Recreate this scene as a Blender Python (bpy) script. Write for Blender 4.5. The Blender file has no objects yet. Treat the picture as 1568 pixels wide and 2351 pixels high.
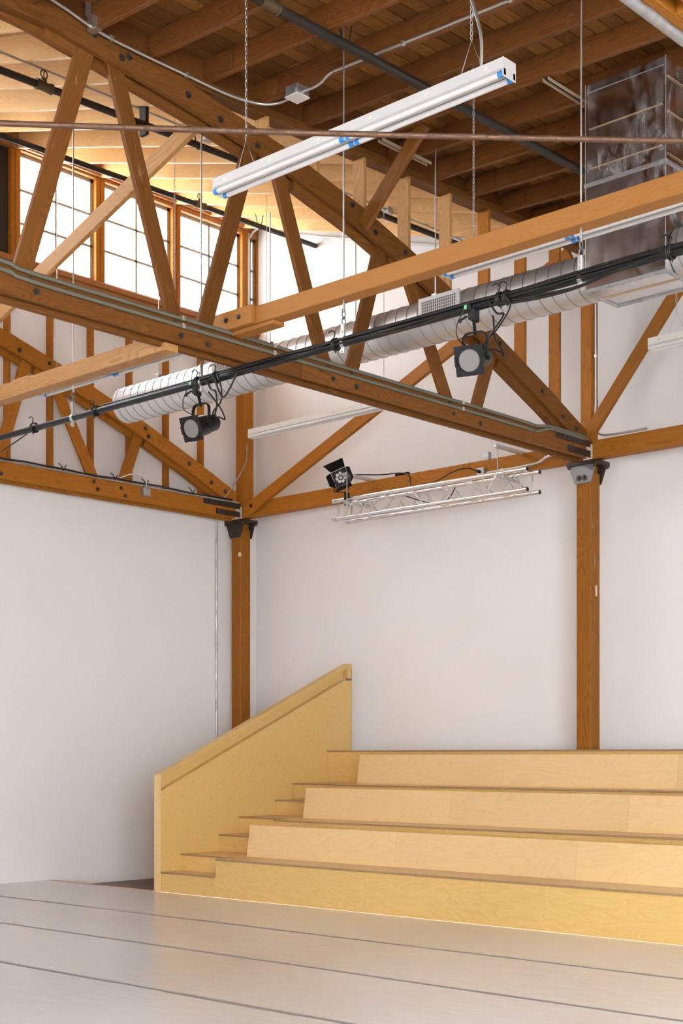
import bpy, bmesh, math, random
from mathutils import Vector, Matrix
random.seed(7)
R = random.Random(11)
scene = bpy.context.scene
col = scene.collection

# ------------------------------------------------------------------ camera, world, light, exposure
cam_d = bpy.data.cameras.new('camera'); cam = bpy.data.objects.new('camera', cam_d); col.objects.link(cam)
cam.location = (0, 0, 1.55); cam.rotation_euler = (math.pi/2, 0, math.asin(.68063))
cam_d.sensor_fit = 'HORIZONTAL'; cam_d.sensor_width = 24; cam_d.lens = 48.857
cam_d.shift_y = 560.1/1568; cam_d.clip_end = 200; cam_d.clip_start = .05
scene.camera = cam
world = bpy.data.worlds.new('World'); scene.world = world; world.use_nodes = True
bg = world.node_tree.nodes['Background']; bg.inputs[0].default_value = (.95, .985, 1.03, 1); bg.inputs[1].default_value = 14.0
vs = scene.view_settings; vs.view_transform = 'Standard'; vs.look = 'None'; vs.gamma = 1; vs.exposure = 0.45
vs.use_curve_mapping = False
try:
    scene.cycles.max_bounces = 10; scene.cycles.diffuse_bounces = 6; scene.cycles.transparent_max_bounces = 12
except Exception: pass

# ------------------------------------------------------------------ helpers
def V(*a): return Vector(a)
class MB:
    """collects geometry in world (or local) coordinates, links it as one mesh object"""
    def __init__(s): s.v = []; s.f = []; s.sm = []
    def add(s, vs_, fs, smooth=False):
        n = len(s.v); s.v += [tuple(p) for p in vs_]
        for f in fs: s.f.append([i+n for i in f]); s.sm.append(smooth)
        return s
    def box(s, a, b, c=0.0, M=None):
        x0,y0,z0 = a; x1,y1,z1 = b
        if x0 > x1: x0,x1 = x1,x0
        if y0 > y1: y0,y1 = y1,y0
        if z0 > z1: z0,z1 = z1,z0
        c = min(c, .45*min(x1-x0, y1-y0, z1-z0))
        if c <= 0:
            vs_ = [(x,y,z) for x in (x0,x1) for y in (y0,y1) for z in (z0,z1)]
            fs = [(0,1,3,2),(4,6,7,5),(0,4,5,1),(2,3,7,6),(0,2,6,4),(1,5,7,3)]
        else:
            vs_ = []
            idx = {}
            for i,(x,sx) in enumerate(((x0,1),(x1,-1))):
                for j,(y,sy) in enumerate(((y0,1),(y1,-1))):
                    for k,(z,sz) in enumerate(((z0,1),(z1,-1))):
                        idx[i,j,k] = len(vs_)
                        vs_ += [(x,y+sy*c,z+sz*c),(x+sx*c,y,z+sz*c),(x+sx*c,y+sy*c,z)]
            q = idx
            fs = []
            for i in (0,1): fs.append([q[i,0,0],q[i,0,1],q[i,1,1],q[i,1,0]])
            for j in (0,1): fs.append([q[0,j,0]+1,q[1,j,0]+1,q[1,j,1]+1,q[0,j,1]+1])
            for k in (0,1): fs.append([q[0,0,k]+2,q[1,0,k]+2,q[1,1,k]+2,q[0,1,k]+2])
            for i in (0,1):
                for j in (0,1): fs.append([q[i,j,0],q[i,j,1],q[i,j,1]+1,q[i,j,0]+1])
            for i in (0,1):
                for k in (0,1): fs.append([q[i,0,k],q[i,1,k],q[i,1,k]+2,q[i,0,k]+2])
            for j in (0,1):
                for k in (0,1): fs.append([q[0,j,k]+1,q[1,j,k]+1,q[1,j,k]+2,q[0,j,k]+2])
            for i in (0,1):
                for j in (0,1):
                    for k in (0,1): fs.append([q[i,j,k],q[i,j,k]+1,q[i,j,k]+2])
        if M: vs_ = [M @ Vector(p) for p in vs_]
        return s.add(vs_, fs)
    def tube(s, pts, r, n=10, cap=True, closed=False):
        pts = [Vector(p) for p in pts]; m = len(pts)
        rs = r if isinstance(r, (list, tuple)) else [r]*m
        rings = []; prev = None
        for i,p in enumerate(pts):
            if closed: t = pts[(i+1)%m]-pts[i-1]
            else: t = pts[min(i+1,m-1)]-pts[max(i-1,0)]
            t.normalize()
            if prev is None:
                u = t.cross(V(0,0,1))
                if u.length < .1: u = t.cross(V(1,0,0))
            else: u = prev - t*prev.dot(t)
            u.normalize(); prev = u; w = t.cross(u)
            rings.append([p+(u*math.cos(2*math.pi*k/n)+w*math.sin(2*math.pi*k/n))*rs[i] for k in range(n)])
        vs_ = [q for g in rings for q in g]; fs = []
        for i in range(m if closed else m-1):
            a = i*n; b = ((i+1)%m)*n
            for k in range(n): fs.append((a+k, a+(k+1)%n, b+(k+1)%n, b+k))
        s.add(vs_, fs, True)
        if cap and not closed:
            s.add(rings[0], [list(range(n))[::-1]]); s.add(rings[-1], [list(range(n))])
        return s
    def cyl(s, a, b, r, n=12, r2=None):
        return s.tube([a, b], [r, r if r2 is None else r2], n)
    def prism(s, poly, axis, a, b):
        """polygon in the two other axes, extruded along axis from a to b"""
        def P(u, w, t):
            return {'x': (t,u,w), 'y': (u,t,w), 'z': (u,w,t)}[axis]
        n = len(poly)
        vs_ = [P(u,w,a) for u,w in poly]+[P(u,w,b) for u,w in poly]
        fs = [list(range(n))[::-1], [n+i for i in range(n)]]+[(i,(i+1)%n,n+(i+1)%n,n+i) for i in range(n)]
        return s.add(vs_, fs)
    def strip(s, top, bot, a, b):
        """polyline band (local x,z) with thickness along local y from a to b"""
        n = len(top); vs_ = []
        for y in (a, b):
            vs_ += [(p[0],y,p[1]) for p in top]+[(p[0],y,p[1]) for p in bot]
        fs = []
        for i in range(n-1):
            fs += [(i,i+1,n+i+1,n+i), (2*n+i,3*n+i,3*n+i+1,2*n+i+1), (i,2*n+i,2*n+i+1,i+1), (n+i,n+i+1,3*n+i+1,3*n+i)]
        fs += [(0,n,3*n,2*n), (n-1,3*n-1,4*n-1,2*n-1)]
        return s.add(vs_, fs)
    def build(s, name, mat, parent=None, M=None, origin=None):
        me = bpy.data.meshes.new(name)
        if M is None:
            if origin is None:
                xs = list(zip(*s.v)); origin = Vector([(min(a)+max(a))/2 for a in xs])
            origin = Vector(origin)
            me.from_pydata([tuple(Vector(p)-origin) for p in s.v], [], s.f); M = Matrix.Translation(origin)
        else: me.from_pydata(s.v, [], s.f)
        bm = bmesh.new(); bm.from_mesh(me); bmesh.ops.recalc_face_normals(bm, faces=bm.faces); bm.to_mesh(me); bm.free()
        me.polygons.foreach_set('use_smooth', s.sm)
        me.materials.append(mat)
        return place(bpy.data.objects.new(name, me), M, parent)
def place(o, M, parent=None):
    col.objects.link(o); o.matrix_basis = M
    if parent is not None:
        o.parent = parent; o.matrix_parent_inverse = WM[parent.name].inverted()
    WM[o.name] = M
    return o
WM = {}
def tag(o, label=None, cat=None, group=None, kind=None):
    if label: o['label'] = label
    if cat: o['category'] = cat
    if group: o['group'] = group
    if kind: o['kind'] = kind
    return o
def thing(name, loc, label=None, cat=None, group=None, kind=None):
    e = bpy.data.objects.new(name, None); e.empty_display_size = .1
    place(e, Matrix.Translation(Vector(loc)))
    return tag(e, label, cat, group, kind)
def frame(p0, p1, up=(0,0,1)):
    p0 = Vector(p0); p1 = Vector(p1); x = (p1-p0).normalized(); up = Vector(up)
    if abs(x.dot(up)) > .98: up = Vector((0,1,0)) if abs(x.y) < .9 else Vector((1,0,0))
    z = (up-x*x.dot(up)).normalized(); y = z.cross(x)
    M = Matrix((x,y,z)).transposed().to_4x4(); M.translation = (p0+p1)/2
    return M, (p1-p0).length
def timber(name, p0, p1, w, h, mat, parent=None, up=(0,0,1), c=.004, tagv=None):
    """board from p0 to p1: h along 'up', w across, grain along its length"""
    M, L = frame(p0, p1, up)
    o = MB().box((-L/2,-w/2,-h/2), (L/2,w/2,h/2), c).build(name, mat, parent, M)
    if tagv: tag(o, *tagv)
    return o
def arc(c, u, v, r, a0, a1, n=8):
    c = Vector(c); u = Vector(u); v = Vector(v)
    return [c+(u*math.cos(a0+(a1-a0)*i/n)+v*math.sin(a0+(a1-a0)*i/n))*r for i in range(n+1)]
def smooth_path(pts, n=6):
    pts = [Vector(p) for p in pts]; out = []
    P = [pts[0]*2-pts[1]]+pts+[pts[-1]*2-pts[-2]]
    for i in range(1, len(P)-2):
        a,b,c,d = P[i-1:i+3]
        for k in range(n):
            t = k/n
            out.append(.5*((2*b)+(c-a)*t+(2*a-5*b+4*c-d)*t*t+(3*b-a-3*c+d)*t**3))
    out.append(pts[-1]); return out

# ------------------------------------------------------------------ materials
def mat(name, color, rough=.6, metal=0.0, spec=.4):
    m = bpy.data.materials.new(name); m.use_nodes = True
    b = m.node_tree.nodes['Principled BSDF']
    b.inputs['Base Color'].default_value = (*color, 1); b.inputs['Roughness'].default_value = rough
    b.inputs['Metallic'].default_value = metal; b.inputs['Specular IOR Level'].default_value = spec
    return m
def nd(m, t, **k):
    n = m.node_tree.nodes.new(t)
    for a, b in k.items():
        if a in n.inputs: n.inputs[a].default_value = b
        else: setattr(n, a, b)
    return n
def ln(m, a, b): m.node_tree.links.new(a, b)
def mixc(m, fac, a, b, mode='MIX'):
    n = m.node_tree.nodes.new('ShaderNodeMix'); n.data_type = 'RGBA'; n.blend_type = mode
    for sock, val in ((n.inputs[0], fac), (n.inputs[6], a), (n.inputs[7], b)):
        if hasattr(val, 'is_linked') or hasattr(val, 'links'): ln(m, val, sock)
        else: sock.default_value = val if isinstance(val, float) else (*val, 1)
    return n.outputs[2]
def objvec(m, scale, rnd=True):
    tc = nd(m, 'ShaderNodeTexCoord'); mp = nd(m, 'ShaderNodeMapping'); mp.inputs['Scale'].default_value = scale
    if rnd:
        oi = nd(m, 'ShaderNodeObjectInfo'); mu = nd(m, 'ShaderNodeMath', operation='MULTIPLY'); mu.inputs[1].default_value = 37.0
        ln(m, oi.outputs['Random'], mu.inputs[0]); cb = nd(m, 'ShaderNodeCombineXYZ')
        for i in range(3): ln(m, mu.outputs[0], cb.inputs[i])
        ad = nd(m, 'ShaderNodeVectorMath', operation='ADD'); ln(m, tc.outputs['Object'], ad.inputs[0]); ln(m, cb.outputs[0], ad.inputs[1])
        ln(m, ad.outputs[0], mp.inputs['Vector'])
    else: ln(m, tc.outputs['Object'], mp.inputs['Vector'])
    return mp.outputs[0]
def ramp(m, fac, lo, hi):
    n = nd(m, 'ShaderNodeMapRange'); n.inputs[1].default_value = lo; n.inputs[2].default_value = hi
    ln(m, fac, n.inputs[0]); return n.outputs[0]
def noise(m, vec, scale, detail=4, dist=0.0, rough=.55):
    n = nd(m, 'ShaderNodeTexNoise'); n.inputs['Scale'].default_value = scale; n.inputs['Detail'].default_value = detail
    n.inputs['Distortion'].default_value = dist; n.inputs['Roughness'].default_value = rough
    ln(m, vec, n.inputs['Vector']); return n.outputs['Fac']
def wood(name, lightc, darkc, rough=.55, ring=21.0, knots=.5, scuff=None, vary=.25, contrast=1.0, spec=.3, stretch=.13):
    m = mat(name, lightc, rough, 0, spec); b = m.node_tree.nodes['Principled BSDF']
    v = objvec(m, (stretch, 1, 1))
    big = noise(m, v, 2.2, 3, .4)
    cb = nd(m, 'ShaderNodeMath', operation='MULTIPLY'); ln(m, big, cb.inputs[0]); cb.inputs[1].default_value = ring*2.2
    sx = nd(m, 'ShaderNodeSeparateXYZ'); ln(m, v, sx.inputs[0])
    ad = nd(m, 'ShaderNodeMath', operation='MULTIPLY_ADD'); ln(m, sx.outputs[1], ad.inputs[0]); ad.inputs[1].default_value = ring*1.1; ln(m, cb.outputs[0], ad.inputs[2])
    ad2 = nd(m, 'ShaderNodeMath', operation='MULTIPLY_ADD'); ln(m, sx.outputs[2], ad2.inputs[0]); ad2.inputs[1].default_value = ring*.8; ln(m, ad.outputs[0], ad2.inputs[2])
    fr = nd(m, 'ShaderNodeMath', operation='FRACT'); ln(m, ad2.outputs[0], fr.inputs[0])
    rg = nd(m, 'ShaderNodeMath', operation='POWER'); ln(m, fr.outputs[0], rg.inputs[0]); rg.inputs[1].default_value = 2.2
    v2 = objvec(m, (.035, 1, 1)); fine = noise(m, v2, 90, 3)
    f1 = ramp(m, fine, .3, .75)
    t = nd(m, 'ShaderNodeMath', operation='MULTIPLY_ADD'); ln(m, rg.outputs[0], t.inputs[0]); t.inputs[1].default_value = .55*contrast
    t2 = nd(m, 'ShaderNodeMath', operation='MULTIPLY'); ln(m, f1, t2.inputs[0]); t2.inputs[1].default_value = .35*contrast; ln(m, t2.outputs[0], t.inputs[2])
    c = mixc(m, t.outputs[0], lightc, darkc)
    oi = nd(m, 'ShaderNodeObjectInfo')
    hv = nd(m, 'ShaderNodeHueSaturation'); ln(m, c, hv.inputs['Color'])
    vv = nd(m, 'ShaderNodeMapRange'); ln(m, oi.outputs['Random'], vv.inputs[0]); vv.inputs[3].default_value = 1-vary; vv.inputs[4].default_value = 1+vary*.6
    ln(m, vv.outputs[0], hv.inputs['Value']); c = hv.outputs[0]
    if knots:
        v3 = objvec(m, (.45, 1, 1)); vo = nd(m, 'ShaderNodeTexVoronoi'); vo.inputs['Scale'].default_value = 1.9; ln(m, v3, vo.inputs['Vector'])
        k = ramp(m, vo.outputs['Distance'], .055, .025)
        km = nd(m, 'ShaderNodeMath', operation='MULTIPLY'); ln(m, k, km.inputs[0]); km.inputs[1].default_value = knots
        c = mixc(m, km.outputs[0], c, tuple(x*.35 for x in darkc))
    if scuff:
        v4 = objvec(m, (.25, 1, 1)); s1 = noise(m, v4, 14, 5, 0, .7); s2 = ramp(m, s1, .66, .72)
        sm = nd(m, 'ShaderNodeMath', operation='MULTIPLY'); ln(m, s2, sm.inputs[0]); sm.inputs[1].default_value = .6
        c = mixc(m, sm.outputs[0], c, scuff)
    ln(m, c, b.inputs['Base Color'])
    bp = nd(m, 'ShaderNodeBump'); bp.inputs['Strength'].default_value = .12; bp.inputs['Distance'].default_value = .004
    ln(m, t.outputs[0], bp.inputs['Height']); ln(m, bp.outputs[0], b.inputs['Normal'])
    return m
M = {}
M['fir'] = wood('old_fir', (.225,.086,.018), (.10,.033,.007), .55, spec=.2, vary=.22, scuff=(.50,.30,.14))
M['fir_col'] = wood('column_fir', (.33,.122,.012), (.18,.053,.005), .5, spec=.2, vary=.08, scuff=(.55,.42,.27))
M['fir_wall'] = wood('wall_fir', (.43,.162,.018), (.25,.08,.008), .55, spec=.2, vary=.15)
M['fir_light'] = wood('new_fir', (.56,.31,.115), (.34,.15,.04), .55, vary=.14, contrast=1.1)
M['fir_strut'] = wood('strut_fir', (.42,.185,.045), (.29,.11,.022), .6, vary=.08, contrast=.6)
M['rafter'] = wood('rafter_fir', (.83,.54,.25), (.68,.385,.14), .55, vary=.12)
M['joist'] = wood('joist_fir', (.21,.074,.018), (.09,.028,.007), .5, vary=.2, scuff=(.40,.24,.12))
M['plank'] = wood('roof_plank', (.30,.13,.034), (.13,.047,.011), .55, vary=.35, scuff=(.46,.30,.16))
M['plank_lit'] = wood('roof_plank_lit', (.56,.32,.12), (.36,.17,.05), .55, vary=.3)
M['sill'] = wood('sill_fir', (.42,.18,.06), (.24,.085,.025), .5, vary=.12)
M['birch'] = wood('birch_plywood', (.69,.475,.175), (.575,.36,.10), .32, ring=10.0, knots=.25, vary=.06, contrast=.85, spec=.45, stretch=.3)
M['birch_pale'] = wood('birch_plywood_pale', (.73,.525,.27), (.64,.43,.185), .45, ring=10.0, knots=.3, vary=.06, contrast=.75, stretch=.3)
M['ply_edge'] = wood('plywood_edge', (.40,.26,.13), (.20,.12,.055), .5, ring=60, knots=0, vary=.05)
M['floor_wood'] = wood('dark_floor_wood', (.12,.07,.035), (.05,.028,.014), .4)
M['threshold'] = mat('threshold', (.52,.34,.24), .5)
def wall_mat(name, c):
    m = mat(name, c, .7, 0, .25); b = m.node_tree.nodes['Principled BSDF']
    v = objvec(m, (1,1,1), False); n = noise(m, v, .6, 3)
    ln(m, mixc(m, ramp(m, n, .3, .7), c, tuple(x*.975 for x in c)), b.inputs['Base Color'])
    bp = nd(m, 'ShaderNodeBump'); bp.inputs['Strength'].default_value = .04; ln(m, noise(m, v, 60, 3), bp.inputs['Height']); ln(m, bp.outputs[0], b.inputs['Normal'])
    return m
M['wall'] = wall_mat('white_wall', (.80,.795,.79))
def vinyl():
    m = mat('grey_vinyl', (.62,.61,.61), .3, 0, .5); b = m.node_tree.nodes['Principled BSDF']
    v = objvec(m, (.35,3.0,1), False); n1 = noise(m, v, 9, 6, 1.0, .7)
    c = mixc(m, ramp(m, n1, .3, .75), (.505,.50,.50), (.625,.62,.625))
    v2 = objvec(m, (1,1,1), False); n2 = noise(m, v2, .7, 4, .6)
    c = mixc(m, ramp(m, n2, .35, .7), c, (.56,.55,.548))
    ln(m, c, b.inputs['Base Color'])
    n3 = noise(m, objvec(m, (.3,4,1), False), 20, 5, .5, .7)
    rr = nd(m, 'ShaderNodeMapRange'); rr.inputs[3].default_value = .11; rr.inputs[4].default_value = .27; ln(m, n3, rr.inputs[0]); ln(m, rr.outputs[0], b.inputs['Roughness'])
    return m
M['vinyl'] = vinyl()
M['tape'] = mat('seam_tape', (.23,.225,.22), .5)
def galv(name, c, rough, stain=None, sc=5.0):
    m = mat(name, c, rough, .92, .5); b = m.node_tree.nodes['Principled BSDF']
    v = objvec(m, (1,1,1), False); n = noise(m, v, sc, 6, 1.2, .65); f = ramp(m, n, .42, .62)
    ln(m, mixc(m, f, c, stain or tuple(x*.8 for x in c)), b.inputs['Base Color'])
    rr = nd(m, 'ShaderNodeMapRange'); rr.inputs[3].default_value = rough*.8; rr.inputs[4].default_value = min(1, rough*1.8); ln(m, f, rr.inputs[0]); ln(m, rr.outputs[0], b.inputs['Roughness'])
    return m
M['galv'] = mat('galvanised_steel', (.66,.67,.68), .40, .78)
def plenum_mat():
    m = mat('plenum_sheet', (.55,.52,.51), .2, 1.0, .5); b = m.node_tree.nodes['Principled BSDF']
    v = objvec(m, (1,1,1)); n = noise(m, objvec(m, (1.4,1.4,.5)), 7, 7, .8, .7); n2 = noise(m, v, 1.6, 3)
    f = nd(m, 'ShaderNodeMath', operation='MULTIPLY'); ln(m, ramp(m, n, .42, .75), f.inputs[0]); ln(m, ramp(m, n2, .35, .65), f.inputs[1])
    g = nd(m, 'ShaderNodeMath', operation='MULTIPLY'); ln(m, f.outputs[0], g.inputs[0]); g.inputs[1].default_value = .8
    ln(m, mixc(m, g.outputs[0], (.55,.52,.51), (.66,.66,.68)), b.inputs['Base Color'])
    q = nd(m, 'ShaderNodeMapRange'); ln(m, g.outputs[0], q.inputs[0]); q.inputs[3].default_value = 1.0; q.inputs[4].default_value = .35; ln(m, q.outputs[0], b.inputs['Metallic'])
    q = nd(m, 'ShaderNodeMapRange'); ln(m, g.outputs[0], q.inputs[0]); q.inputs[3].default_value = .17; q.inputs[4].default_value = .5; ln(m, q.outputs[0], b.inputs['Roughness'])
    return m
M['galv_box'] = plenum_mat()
M['galv_dull'] = galv('dull_zinc', (.55,.56,.57), .42)
M['zinc'] = mat('zinc_fitting', (.62,.62,.60), .35, .9)
M['seam_dark'] = mat('duct_seam', (.30,.30,.29), .45, .85)
M['hole_dark'] = mat('hole_shade', (.015,.015,.014), .8)  # flat dark colour standing in for the shade inside holes
M['gold_edge'] = mat('brass_bead', (.62,.48,.30), .4, .5)
M['alu'] = mat('aluminium', (.78,.77,.76), .24, .95)
M['steel_dark'] = mat('painted_steel', (.048,.034,.028), .45, .3)
M['steel_grey'] = mat('grey_steel', (.23,.235,.25), .45, .6)
M['rust'] = galv('rusty_rod', (.18,.10,.065), .6, (.26,.17,.12), 30)
M['iron'] = mat('dark_iron_pipe', (.035,.028,.023), .5, .3)
M['brass'] = mat('aged_brass', (.14,.10,.06), .5, .6)
M['conduit'] = mat('conduit_metal', (.58,.58,.56), .35, .85)
M['conduit_olive'] = mat('olive_conduit', (.16,.155,.115), .45, .1)
M['white'] = mat('white_enamel', (.60,.595,.585), .35)
M['offwhite'] = mat('aged_enamel', (.74,.71,.66), .4)
M['lamp_glass'] = mat('lamp_tube', (.70,.695,.69), .22)
M['blue'] = mat('blue_cap', (.05,.26,.66), .4)
M['black'] = mat('black_paint', (.010,.010,.011), .4, 0, .22)
M['black_cable'] = mat('black_cable', (.013,.013,.013), .35)
M['pipe_black'] = mat('black_pipe', (.022,.024,.028), .33, .4)
M['lens'] = mat('frosted_lens', (.19,.18,.175), .35)
M['led'] = mat('led_lens', (.62,.60,.58), .15)
M['grille'] = mat('grille_slot', (.10,.09,.08), .6)
M['green'] = mat('green_tape', (.18,.50,.25), .5)
M['sash'] = mat('grey_sash', (.33,.32,.28), .5)
M['dark_panel'] = mat('blackout_panel', (.035,.025,.02), .9)
M['bolt'] = mat('bolt_head', (.10,.075,.06), .45, .7)
M['tin'] = mat('tin_patch', (.62,.55,.42), .5)
def glass():
    m = bpy.data.materials.new('window_glass'); m.use_nodes = True; nt = m.node_tree; nt.nodes.clear()
    out = nd(m, 'ShaderNodeOutputMaterial'); mx = nd(m, 'ShaderNodeMixShader'); mx.inputs[0].default_value = .06
    tr = nd(m, 'ShaderNodeBsdfTransparent'); tr.inputs[0].default_value = (.97,.98,.98,1); gl = nd(m, 'ShaderNodeBsdfGlossy'); gl.inputs['Roughness'].default_value = .1
    ln(m, tr.outputs[0], mx.inputs[1]); ln(m, gl.outputs[0], mx.inputs[2]); ln(m, mx.outputs[0], out.inputs[0])
    return m
M['glass'] = glass()

# ------------------------------------------------------------------ setting
XL = -14.50; YR = 13.80            # faces of the left (end) wall and right (long) wall
XE, YE = 7.0, -6.5                 # far ends of the hall behind the photographer
FE = 10.205                        # edge of the raised dance floor = front of the bleachers
def zj(x, y): return 7.03+.025*(y-7)-.04*(x+8.5)          # underside of the flat-roof joists
def zr(x, y): return 8.98-.29*(x+14.45)+.02*(y-10)        # underside of the sloping rafters

floor = thing('floor', (-4, 4, 0), kind='structure')
MB().box((XL,YE,-.09), (XE,FE,-.006)).build('subfloor', M['floor_wood'], floor)
seams = [FE, 8.69, 7.31, 5.92, 4.53, 3.14, 1.75, .36, -1.03, -2.42, -3.81, -5.2, YE]
for a, b in zip(seams[:-1], seams[1:]):
    MB().box((XL,b+.004,-.006), (XE,a-.004,0), .001).build('vinyl_strip', M['vinyl'], floor, origin=(0,0,0))
for y in seams[1:-1]:
    mb = MB(); x = XL
    while x < XE:
        L = R.uniform(.5, 1.6); w = R.uniform(.020, .030); o = R.uniform(-.004, .004)
        mb.box((x,y-w+o,-.002), (min(x+L,XE),y+w+o,.0012)); x += L
    mb.build('seam_tape', M['tape'], floor)
low = thing('floor', (-13.4, 12, -.085), kind='structure')
for i in range(12):
    y0 = FE+.06+i*.3
    MB().box((XL,y0,-.12), (XE,y0+.297,-.085+R.uniform(-.001,.001)), .002).build('floorboard', M['floor_wood'], low)
tag(MB().box((XL,FE-.002,-.09), (-12.42,FE+.06,.004), .003).build('trim_1', M['threshold']), kind='structure')

# left end wall with clerestory windows
wl = thing('wall_left', (XL,4,0), kind='structure')
MB().box((XL-.2,YE,-.12), (XL,YR+.2,7.05)).build('drywall', M['wall'], wl)
MB().box((XL-.2,YE,9.02), (XL+.06,YR+.2,9.6)).build('head_beam', M['sill'], wl)
MB().box((XL-.1,YE,7.03), (XL+.10,YR,7.14), .004).build('girt', M['rafter'], wl)
y = YE
while y < YR:
    y1 = min(y+2.3, YR); MB().box((XL-.08,y+.002,7.14), (XL+.045,y1-.002,7.40), .004).build('sill_board', M['sill'], wl)
    MB().box((XL-.08,y+.002,7.403), (XL+.06,y1-.002,7.56), .004).build('sill_board', M['sill'], wl); y = y1
MB().box((XL-.16,YE,7.56), (XL+.10,YR,7.63), .006).build('sill_board', M['sill'], wl)
for k in range(24):
    y = 13.30-.622*(k+1)
    if y < YE+.2: break
    timber('stud', (XL+.055,y+.02,5.0), (XL+.055,y+.02,7.04), .04, .11, M['fir_wall'], wl, up=(1,0,0))
def window(n, y0, y1, dark=False):
    w = thing('window_%d'%n, (XL-.05,(y0+y1)/2,7.63), kind='structure')
    z0, z1 = 7.63, 9.03; xa, xb = XL-.10, XL+.05
    for a, b in (((y0-.065,z0),(y0,z1)), ((y1,z0),(y1+.065,z1))):
        MB().box((xa,a[0],a[1]), (xb,b[0],b[1]), .004).build('jamb', M['fir_wall'], w)
    MB().box((xa,y0,z1-.07), (xb,y1,z1), .004).build('head', M['sill'], w)
    if dark:
        MB().box((XL-.04,y0,z0), (XL-.01,y1,z1-.07), .003).build('blackout_panel', M['dark_panel'], w); return
    s0, s1 = z0+.0, z1-.07; t = .045; x0, x1 = XL-.055, XL-.02
    for a, b in (((y0,s0),(y0+t,s1)), ((y1-t,s0),(y1,s1)), ((y0,s0),(y1,s0+.06)), ((y0,s1-t),(y1,s1))):
        MB().box((x0,a[0],a[1]), (x1,b[0],b[1]), .003).build('sash_bar', M['sash'], w)
    ym = (y0+y1)/2; hs = [s0+.06+(s1-t-s0-.06)*q/3 for q in range(4)]
    MB().box((x0+.008,ym-.016,s0), (x1,ym+.016,s1), .002).build('muntin', M['sash'], w)
    for q in (1, 2):
        MB().box((x0+.008,y0,hs[q]-.016), (x1,y1,hs[q]+.016), .002).build('muntin', M['sash'], w)
    for a, b in ((y0+t,ym-.011), (ym+.011,y1-t)):
        for q in range(3):
            MB().box((XL-.042,a,hs[q]+.011), (XL-.037,b,hs[q+1]-.011)).build('pane', M['glass'], w)
for i in range(16):
    y1 = 10.93+1.28*(2-i) + (.0 if i else 0)
    y0 = y1-1.14
    if y0 < YE+.1: break
    window(i+1, y0, y1, dark=(i == 3))
window(17, 13.62, YR-.005)

# long right wall
wr = MB().prism([(XL-.2,-.12),(XE,-.12),(XE,7.6),(-8.6,7.6),(XL-.2,9.5)], 'y', YR, YR+.2).build('wall_right', M['wall'])
tag(wr, kind='structure')
# the hall goes on behind the photographer: a front wall and an end wall with unseen openings added and sized to shape the light
wb = thing('wall_back', (XE,4,0), kind='structure')
def opening_wall(parent, axis, c, lo, hi, ztop, ops, z0, z1):
    a = lo; t = .2
    def bx(u0,u1,za,zb):
        if axis == 'x': MB().box((c,u0,za),(c+t,u1,zb)).build('pier', M['wall'], parent)
        else: MB().box((u0,c-t,za),(u1,c,zb)).build('pier', M['wall'], parent)
    bx(lo,hi,-.12,z0); bx(lo,hi,z1,ztop)
    for (o0,o1) in ops:
        bx(a,o0,z0,z1); a = o1
    bx(a,hi,z0,z1)
opening_wall(wb, 'x', XE, YE, YR+.2, 7.6, [(-6.3,-3.2),(-2.8,1.0)], .05, 6.4)
wf = thing('wall_front', (-4,YE,0), kind='structure')
opening_wall(wf, 'y', YE, XL-.2, XE+.2, 9.6, [(-6.4,-4.8),(3.4,6.6)], .05, 3.2)

# flat dark roof: joists along X, boards along Y
ceil = thing('ceiling', (-4,6,7.25), kind='structure')
JY = [6.42+.58*k for k in range(-6, 13)]
JD = .195
for y in JY:
    if y > YR: continue
    x0, x1 = -8.62, -2.95
    timber('joist', (x0,y,zj(x0,y)+JD/2), (x1,y,zj(x1,y)+JD/2), .048, JD, M['joist'], ceil)
    if y > 7: MB().box((-8.60,y-.046,zj(-8.6,y)+.002), (-8.60+R.uniform(.28,.42),y-.0245,zj(-8.6,y)+.15), .003).build('joist_cleat', M['joist'], ceil)
for a, b in zip(JY[:-1], JY[1:]):
    ym = (a+b)/2
    if ym > YR: continue
    MB().box((-8.60,a+.026,zj(-8.6,ym)+.01), (-8.55,b-.026,zj(-8.6,ym)+JD), .003).build('blocking', M['joist'], ceil)
x = -8.72
while x < -2.9:
    w = R.choice((.135,.14,.145)); y0, y1 = 2.6, YR
    z0 = zj(x+w/2, y0)+JD+.0005+R.uniform(0,.008); z1 = zj(x+w/2, y1)+JD+.0005+R.uniform(0,.003)
    ys = [y0]; 
    while ys[-1] < y1: ys.append(min(y1, ys[-1]+R.uniform(2.2, 4.6)))
    for p, q in zip(ys[:-1], ys[1:]):
        f = lambda t: z0+(z1-z0)*(t-y0)/(y1-y0)
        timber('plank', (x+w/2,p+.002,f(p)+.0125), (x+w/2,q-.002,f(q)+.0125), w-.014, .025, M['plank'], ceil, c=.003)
    x += w
MB().prism([(-8.75,7.45),(-2.8,7.25),(-2.8,7.6),(-8.75,7.6)], 'y', YE, YR+.2).build('roof_deck', M['joist'], ceil)
SKY_FILL = [(-1.4,-.6),(2.5,3.3)]           # unseen roof openings behind the photographer, added for top light
xa = -2.9
for (a, b) in SKY_FILL+[(XE+.2,None)]:
    MB().box((xa,YE,7.05), (a,YR+.2,7.25)).build('roof_deck', M['plank'], ceil)
    if b is None: break
    MB().box((a,YE,7.05), (b,-4.6,7.25)).build('roof_deck', M['plank'], ceil); MB().box((a,12.2,7.05), (b,YR+.2,7.25)).build('roof_deck', M['plank'], ceil)
    xa = b
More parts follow.
